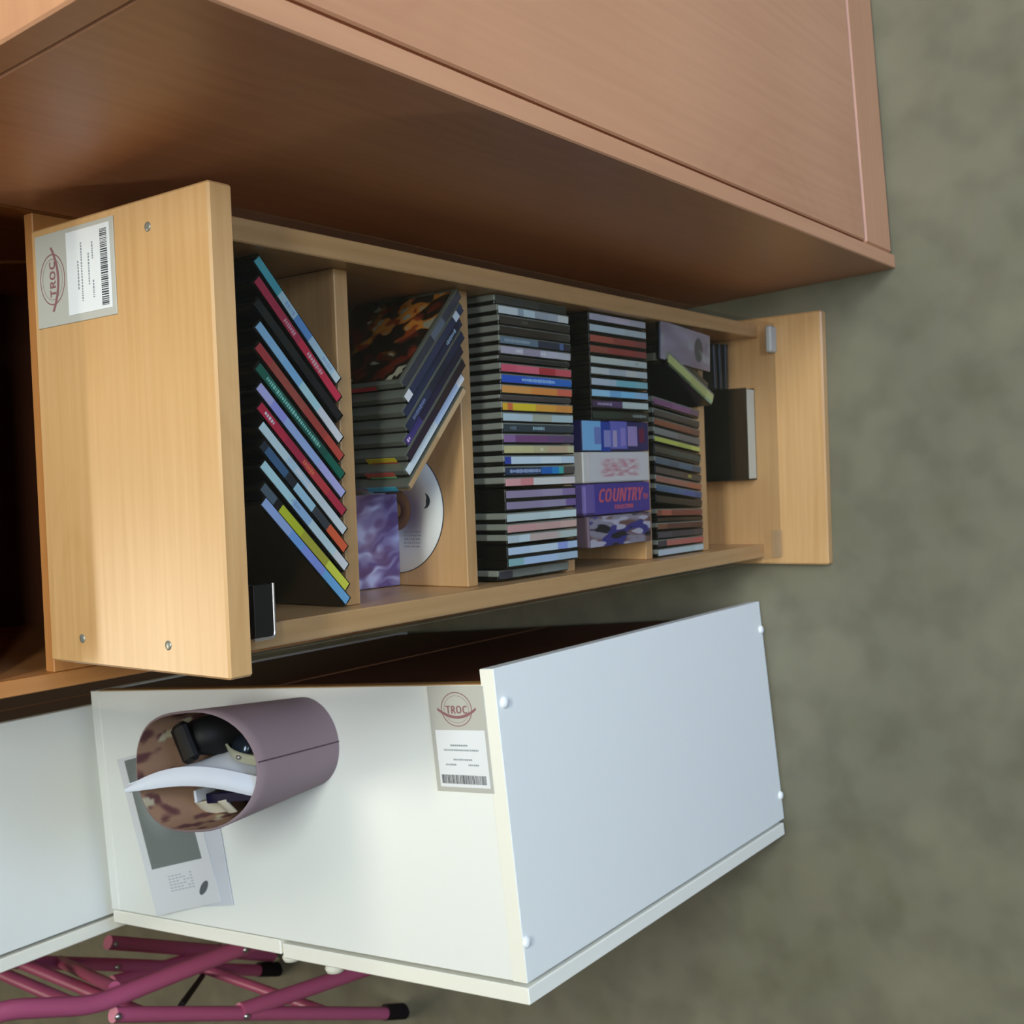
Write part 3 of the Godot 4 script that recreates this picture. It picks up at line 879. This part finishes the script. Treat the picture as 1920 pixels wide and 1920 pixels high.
# ------------------------------------------------------------------ the tall beech cabinet
func build_beech_cabinet() -> void:
	var t := thing("beech_cabinet", "tall beech cabinet towering over the right side of the CD tower", "cabinet", Vector3(0.204, 0, 0.1778))
	t.rotation.y = 0.0525
	var W := 0.86
	var D := 0.37
	slab("side_panel", Vector3(0, 0, -D), Vector3(0.0168, 1.0685, 0), M.beech, t, 0.0012, 1)
	slab("side_panel", Vector3(W - 0.0168, 0, -D), Vector3(W, 1.0685, 0), M.beech, t, 0.0012, 1)
	slab("top_board", Vector3(0, 1.069, -D), Vector3(W, 1.0905, 0.0), M.beech, t, 0.0014, 0)
	slab("back_panel", Vector3(0.0168, 0.02, -D + 0.004), Vector3(W - 0.0168, 1.0685, -D + 0.008), M.hardboard, t, 0.0, 1)
	slab("bottom_board", Vector3(0.017, 0.07, -D + 0.01), Vector3(W - 0.017, 0.088, -0.03), M.beech, t, 0.001, 0)
	slab("plinth_board", Vector3(0.0171, 0.006, -0.021), Vector3(W - 0.0171, 0.0955, -0.0012), M.beech, t, 0.0035, 0)
	for k in 2:
		var x0 := 0.0200 + k * 0.412
		slab("door", Vector3(x0, 0.0985, -0.019), Vector3(x0 + 0.408, 1.0655, -0.0015), M.beech, t, 0.0015, 1)

# ------------------------------------------------------------------ white cabinets, seen from their side
func white_cabinet(label: String, at: Vector3, turn: float, W: float, D: float, H: float, knob_y: float) -> Node3D:
	# local x: width (doors at x = 0), local -z: depth away from the near side panel
	var t := thing("white_cabinet", label, "cabinet", at)
	t.rotation.y = turn
	var near := slab("side_panel", Vector3(0.0172, 0.004, -0.0165), Vector3(W, H, 0), M.white, t, 0.0007, 1)
	slab("edge_band", Vector3(0.0175, H - 0.0003, -0.0162), Vector3(W - 0.0004, H + 0.0003, -0.0004), M.white_edge, t, 0.0002)
	slab("side_panel", Vector3(0.0172, 0.004, -D), Vector3(W - 0.0146, H, -D + 0.0165), M.white, t, 0.0007, 1)
	slab("top_board", Vector3(0.0174, H - 0.017, -D + 0.0167), Vector3(W - 0.0150, H - 0.0004, -0.0167), M.white, t, 0.0005, 2)
	slab("raw_edge", Vector3(W - 0.0149, H - 0.0165, -D + 0.017), Vector3(W - 0.0137, H - 0.0006, -0.017), M.chipboard, t, 0.0003, 2)
	slab("bottom_board", Vector3(0.0174, 0.05, -D + 0.0167), Vector3(W - 0.02, 0.066, -0.0167), M.white, t, 0.0005, 2)
	for k in 2:
		var z0 := -0.0168 - k * (D * 0.5 - 0.0160)
		slab("back_panel", Vector3(W - 0.0198, 0.03, z0 - D * 0.5 + 0.0172), Vector3(W - 0.0165, H - 0.0175, z0), M.hardboard, t, 0.0004, 1)
	slab("joint_strip", Vector3(W - 0.0164, 0.03, -D * 0.5 - 0.003), Vector3(W - 0.0150, H - 0.018, -D * 0.5 + 0.0005), plain(Color("7a5232"), 0.6), t, 0.0003, 1)
	var mid := D * 0.5 + 0.011
	for k in 2:
		var z1 := -0.0004 if k == 0 else -mid - 0.0015
		var z0 := -mid + 0.0015 if k == 0 else -D + 0.0004
		var off := -0.0034 if k == 0 else 0.0
		var d := slab("door", Vector3(off, 0.006, z0), Vector3(off + 0.0160, H - 0.0004, z1), M.white_edge, t, 0.0012, 1)
		var kp := Vector3(off, knob_y, -mid + (0.035 if k == 0 else -0.035)) - d.position
		put("knob", lathe([Vector2(0.0, 0.0), Vector2(0.006, 0.0), Vector2(0.0055, 0.010), Vector2(0.0095, 0.016), Vector2(0.0115, 0.021), Vector2(0.0095, 0.0255), Vector2(0.0, 0.0265)], 28), M.white_edge, d, kp, Vector3(0, 0, PI / 2))
	for p in [Vector2(0.2753, H - 0.011), Vector2(0.0541, H - 0.0045), Vector2(0.0492, 0.0085), Vector2(0.271, 0.0095)]:
		put("screw_cover", lathe([Vector2(0.0055, 0.0), Vector2(0.0052, 0.0020), Vector2(0.0040, 0.0032), Vector2(0.0, 0.0036)], 24), M.plastic_white, near, Vector3(p.x * W / 0.3086, p.y, 0.0) - near.position, Vector3(PI / 2, 0, 0))
	return t

func cab_point(a: float, h: float, d: float) -> Vector3:
	var cw := cos(0.0896)
	var sw := sin(0.0896)
	return Vector3(-0.5209 + a * cw - d * sw, h, 0.0118 - a * sw - d * cw)

func build_white_cabinets() -> void:
	white_cabinet("low white cabinet with its blank side forward, carrying the felt tube", cab_point(0, 0, 0), 0.0896, 0.3086, 0.6562, 0.5888, 0.545)
	white_cabinet("taller white cabinet standing behind the low white one, cut by the picture edge", cab_point(-0.012, 0, 0.676), 0.0896, 0.2860, 0.60, 1.02, 0.90)
	price_card(cab_point(0.2425, 0.5888, 0.0490), 0.0896 - PI / 2, "grey price card with a faded red emblem on the low white cabinet")

# ------------------------------------------------------------------ the felt tube and what is in it
func rim_height(ang: float) -> float:
	# lower at the front (towards +z), higher at the back
	return 0.139 - 0.027 * sin(ang)

func tube_point(ang: float, v: float, inset: float) -> Vector3:
	# ang: 0 = +x, PI/2 = +z ; the back half squares off towards the rim
	var r := lerpf(0.0475, 0.0590, v) - inset
	var c := cos(ang)
	var s := sin(ang)
	if s < 0.0:
		var n := lerpf(2.0, 3.0, v)
		r *= pow(pow(absf(c), n) + pow(absf(s), n), -1.0 / n)
	var h := rim_height(ang) * v
	return Vector3(c * r, h, s * r - 0.006 * v)

func build_felt_tube() -> void:
	var base := cab_point(0.2365, 0.5888, 0.262)
	var t := thing("felt_tube", "rolled mauve felt tube holding odds and ends on the low white cabinet", "container", base)
	t.rotation.y = 0.0896
	var seg := 64
	var rows := 10
	var st := tool()
	st.set_smooth_group(0)
	for part in 2:
		st = tool()
		st.set_smooth_group(0)
		for i in rows:
			for k in seg:
				var q := []
				for e in [[k, i], [k + 1, i], [k + 1, i + 1], [k, i + 1]]:
					var ang: float = TAU * e[0] / seg + PI / 2
					q.append([tube_point(ang, float(e[1]) / rows, 0.0 if part == 0 else 0.0022) + (Vector3(0, 0.001, 0) if part else Vector3.ZERO), Vector2(float(e[0]) / seg, float(e[1]) / rows)])
				for j in ([0, 2, 1, 0, 3, 2] if part == 0 else [0, 1, 2, 0, 2, 3]):
					st.set_uv(q[j][1])
					st.add_vertex(q[j][0])
		if part == 0:   # the cut rim
			for k in seg:
				var a0 := TAU * k / seg + PI / 2
				var a1 := TAU * (k + 1) / seg + PI / 2
				var up := Vector3(0, 0.001, 0)
				st.set_uv(Vector2(0, 0))
				for v in [tube_point(a0, 1, 0), tube_point(a1, 1, 0.0022) + up, tube_point(a1, 1, 0), tube_point(a0, 1, 0), tube_point(a0, 1, 0.0022) + up, tube_point(a1, 1, 0.0022) + up]:
					st.add_vertex(v)
		st.index()
		st.generate_normals()
		put("outer_wall" if part == 0 else "lining", st.commit(), M.felt if part == 0 else M.lining, t)
	put("bottom", lathe([Vector2(0.0, 0.0005), Vector2(0.047, 0.0005), Vector2(0.047, 0.003), Vector2(0.0, 0.003)], 40), M.felt, t)
	var seam := []
	for k in 9:
		seam.append(tube_point(PI / 2 - 0.02 - 0.05 * k / 8.0, k / 8.0, -0.0003))
	put("seam", tube(seam, 0.0007, 6), plain(Color("5c4c52"), 0.9, 0.2), t)
	var here := func(p: Vector3) -> Vector3: return base + p.rotated(Vector3.UP, 0.0896)
	# folded white papers standing across the tube
	var f := thing("folded_paper", "folded white papers curving up out of the felt tube", "paper", base)
	f.rotation.y = 0.0896
	for k in 3:
		put("sheet", sheet(12, 6, func(u: float, v: float):
			var d := lerpf(lerpf(0.034, 0.044, v), lerpf(-0.036, -0.060, v), u)
			var topy := lerpf(0.108, 0.180, pow(u, 0.9)) - 0.002 * k
			var x := lerpf(-0.020, -0.010, u) + 0.012 * sin(u * PI) - 0.0045 * (k - 1)
			return Vector3(x + (0.016 + 0.003 * k) * (1.0 - v) * sin(u * PI), lerpf(0.02, topy, v), d - 0.003 * k), 0.0009), M.paper, f)
	put("fold", sheet(16, 6, func(u: float, v: float):
		var w := 0.0175 * (1.0 - 0.8 * pow(u, 5.0))
		var k := 2.0 * v - 1.0
		var x := lerpf(-0.021, -0.010, u) + 0.012 * sin(u * PI)
		return Vector3(x + 0.5 * w * k, lerpf(0.112, 0.182, pow(u, 0.9)) - 0.005 * k * k * (1.0 - 0.6 * u) - 0.002 * k, lerpf(0.044, -0.062, u)), 0.0022), M.paper, f)
	# a black pouch at the back right
	var p := thing("black_pouch", "black pouch sunk in the felt tube behind the papers", "pouch", base)
	p.rotation.y = 0.0896
	put("pouch_body", lathe([Vector2(0.0, 0.010), Vector2(0.016, 0.012), Vector2(0.019, 0.05), Vector2(0.021, 0.10), Vector2(0.017, 0.126), Vector2(0.0, 0.134)], 20), plain(Color("0c0c0d"), 0.6, 0.4), p, Vector3(0.0255, 0, -0.010), Vector3(-0.10, 0, -0.03))
	put("pouch_flap", box(Vector3(0.040, 0.012, 0.030), 0.004), plain(Color("0c0c0d"), 0.6, 0.4), p, Vector3(0.026, 0.134, -0.026), Vector3(-0.3, 0.3, 0.1))
	# a wristwatch with a pale strap
	var w := thing("wristwatch", "wristwatch with a pale strap just inside the front of the felt tube", "watch", base)
	w.rotation.y = 0.0896
	put("strap", sheet(10, 3, func(u: float, v: float): return Vector3(0.010 - 0.013 * u + 0.010 * v, 0.098 + 0.009 * sin(u * PI) + 0.004 * v, -0.006 + 0.050 * u), 0.0022), plain(Color("a9a892"), 0.5), w)
	put("watch_case", lathe([Vector2(0.0, 0.0), Vector2(0.011, 0.0), Vector2(0.012, 0.003), Vector2(0.0105, 0.006), Vector2(0.0, 0.0064)], 28), plain(Color("2c3644"), 0.2, 0.5, 0.6), w, Vector3(0.016, 0.100, 0.020), Vector3(0.25, 0, -0.45))
	put("crown", lathe([Vector2(0.0, 0.0), Vector2(0.0022, 0.0), Vector2(0.0022, 0.003), Vector2(0.0, 0.003)], 12), M.rivet, w, Vector3(0.008, 0.110, 0.024))
	# a navy box left of the papers
	var n := thing("navy_box", "small navy blue box left of the papers in the felt tube", "box", base)
	n.rotation.y = 0.0896
	put("box_body", box(Vector3(0.010, 0.095, 0.056), 0.001), plain(Color("14122c"), 0.3), n, Vector3(-0.031, 0.070, -0.002), Vector3(0.22, 0.05, 0))
	put("white_end", box(Vector3(0.012, 0.03, 0.003), 0.0006), M.paper, n, Vector3(-0.030, 0.110, -0.036), Vector3(0.22, 0.05, 0))
	var c := thing("crumpled_tissue", "pale tissue tucked along the left wall of the felt tube", "tissue", base)
	c.rotation.y = 0.0896
	put("tissue_fold", sheet(10, 4, func(u: float, v: float): return Vector3(-0.051 + 0.014 * v + 0.004 * u * u, 0.104 + 0.012 * v + 0.004 * sin(u * 9.0), -0.046 + 0.052 * u), 0.0015), plain(Color("c9c4b4"), 0.8), c)

func build_leaflets() -> void:
	var y := 0.5888
	var quad := func(p: Array, u: float, v: float, lift: float) -> Vector3:
		var a: Vector2 = p[0].lerp(p[1], u)
		var b: Vector2 = p[3].lerp(p[2], u)
		var q := a.lerp(b, v)
		return cab_point(q.x, y + lift, q.y)
	# corners (width, depth) on the cabinet top: far right, far left, near left, near right
	var under := [Vector2(0.200, 0.580), Vector2(0.030, 0.545), Vector2(0.0480, 0.4120), Vector2(0.213, 0.430)]
	var upper := [Vector2(0.210, 0.601), Vector2(0.0224, 0.551), Vector2(0.0500, 0.4310), Vector2(0.232, 0.478)]
	var o := thing("leaflet", "white leaflet lying underneath the grey printed one on the white cabinet", "leaflet")
	put("sheet", sheet(8, 8, func(u: float, v: float): return quad.call(under, u, v, 0.0009 + 0.0008 * v * v), 0.0007), M.paper, o)
	o = thing("leaflet", "leaflet with a grey photo and a dark oval mark sticking out behind the felt tube", "leaflet")
	put("sheet", sheet(10, 10, func(u: float, v: float): return quad.call(upper, u, v, 0.0022 + 0.0055 * pow(1.0 - v, 3.0) + 0.0008 * v), 0.0007), plain(Color("d8d9dd"), 0.35, 0.5), o)
	var img := Image.create(64, 64, false, Image.FORMAT_RGB8)
	for j in 64:
		for i in 64:
			var k := Vector2((i - 24) / 26.0, (j - 22) / 24.0).length()
			img.set_pixel(i, j, Color("6b716f").lerp(Color("9aa19f"), clampf(1.0 - k, 0.0, 1.0)))
	put("photo", sheet(8, 8, func(u: float, v: float): return quad.call(upper, 0.02 + 0.70 * u, 0.10 + 0.78 * v, 0.0026 + 0.0055 * pow(1.0 - (0.10 + 0.78 * v), 3.0) + 0.0008 * v), 0.0003), textured(ImageTexture.create_from_image(img), 0.35), o)
	var st := tool()
	rng.seed = 5
	for l in 6:
		var v := 0.24 + 0.06 * l
		var vv := v
		for s in 7:
			var u0 := 0.78 + 0.018 * l
			if s == 0 or rng.randf() < 0.85:
				var va := 0.30 + 0.055 * s
				var pts := []
				for q in [[u0, va], [u0 + 0.008, va], [u0 + 0.008, va + 0.042], [u0, va + 0.042]]:
					pts.append(quad.call(upper, q[0], q[1], 0.0028 + 0.0055 * pow(1.0 - q[1], 3.0) + 0.0008 * q[1]))
				poly(st, pts, Vector3(-0.4, -3, -0.5), 0, lin("b4b8c2"))
	put("print_lines", st.commit(), M.print, o)
	var ov := tool()
	var ring := []
	for k in 24:
		var a := TAU * k / 24.0
		ring.append(quad.call(upper, 0.895 + 0.020 * cos(a) - 0.034 * sin(a), 0.80 + 0.022 * cos(a) + 0.080 * sin(a), 0.0038))
	poly(ov, ring, Vector3(-0.4, -3, -0.5), 0, lin("5a6064"))
	put("oval_mark", ov.commit(), M.print, o)

# ------------------------------------------------------------------ the bookcase behind the tower
func build_bookcase() -> void:
	var t := thing("bookcase", "bookcase with a dark empty compartment standing behind the CD tower", "bookcase", Vector3(0, 0, -0.200))
	var D := 0.36
	var xl := -0.1785
	var xr := 0.1856
	slab("side_board", Vector3(xl - 0.0128, 0, -D), Vector3(xl, 0.975, 0), M.bookcase, t, 0.0008, 1)
	slab("side_board", Vector3(xr, 0, -D), Vector3(xr + 0.0128, 0.975, 0), M.bookcase, t, 0.0008, 1)
	for y in [0.10, 0.52, 0.992]:
		slab("shelf", Vector3(xl + 0.0002, y - 0.016, -D + 0.004), Vector3(xr - 0.0002, y, -0.001), M.bookcase, t, 0.0008, 0)
	slab("back_panel", Vector3(xl - 0.012, 0.05, -D - 0.0032), Vector3(xr + 0.012, 0.975, -D - 0.0002), M.hardboard, t, 0.0, 1)
	slab("front_rail", Vector3(xl + 0.0002, 0.85, -0.013), Vector3(xr - 0.0002, 0.917, -0.001), M.bookcase, t, 0.0008, 0)

# ------------------------------------------------------------------ the magenta folding chair
func build_chair() -> void:
	var t := thing("folding_chair", "magenta tubular metal folding chair standing left of the white cabinets", "chair")
	for k in 2:
		var z := -0.70 - 0.32 * k
		var leg := put("leg", tube(bent([Vector3(-0.942, 0.016, z), Vector3(-0.813, 0.335, z), Vector3(-0.725, 0.558, z)], 0.03), 0.0105), M.pink, t)
		put("foot_cap", tube([Vector3(-0.9445, 0.0, z), Vector3(-0.928, 0.046, z)], 0.0135), M.rubber, leg)
		for q in [Vector3(-0.81, 0.347, z + 0.011), Vector3(-0.725, 0.558, z + 0.011)]:
			put("rivet", lathe([Vector2(0.005, 0.0), Vector2(0.004, 0.003), Vector2(0.0, 0.004)], 12), M.rivet, leg, q, Vector3(PI / 2, 0, 0))
		var arm := put("arm_tube", tube(bent([Vector3(-0.7135, 0.300, z), Vector3(-0.702, 0.585, z), Vector3(-0.657, 0.711, z), Vector3(-0.666, 0.80, z)], 0.03), 0.0125), M.pink, t)
		put("rivet", lathe([Vector2(0.005, 0.0), Vector2(0.004, 0.003), Vector2(0.0, 0.004)], 12), M.rivet, arm, Vector3(-0.7115, 0.345, z + 0.013), Vector3(PI / 2, 0, 0))
		if k == 0:
			put("leg", tube([Vector3(-0.8045, 0.350, z), Vector3(-0.848, 0.012, z)], 0.0125), M.pink, t)
	var far_leg := put("leg", tube([Vector3(-0.7684, 0.355, -1.02), Vector3(-0.914, 0.012, -1.02)], 0.0115), M.pink, t)
	put("rivet", lathe([Vector2(0.005, 0.0), Vector2(0.004, 0.003), Vector2(0.0, 0.004)], 12), M.rivet, far_leg, Vector3(-0.7715, 0.348, -1.009), Vector3(PI / 2, 0, 0))
	for q in [Vector3(-0.880, 0.17, 0), Vector3(-0.745, 0.508, 0), Vector3(-0.70, 0.60, 0)]:
		put("crossbar", tube([q + Vector3(0, 0, -0.70), q + Vector3(0, 0, -1.02)], 0.0085), M.pink, t)
	put("crossbar", tube([Vector3(-0.768, 0.441, -1.02), Vector3(-0.698, 0.544, -0.715)], 0.0085), M.pink, t)
	put("stay", tube([Vector3(-0.837, 0.350, -1.02), Vector3(-0.861, 0.130, -1.02)], 0.0115), M.pink, t)
	put("strap", tube([Vector3(-0.893, 0.172, -1.02), Vector3(-0.763, 0.440, -0.715)], 0.005, 8), M.rubber, t)

func _ready() -> void:
	make_materials()
	set_up_view()
	build_room()
	build_beech_cabinet()
	build_bookcase()
	build_tower()
	build_white_cabinets()
	build_row_one()
	build_row_two()
	build_row_three()
	build_row_four()
	build_row_five()
	build_row_six()
	build_felt_tube()
	build_leaflets()
	build_chair()
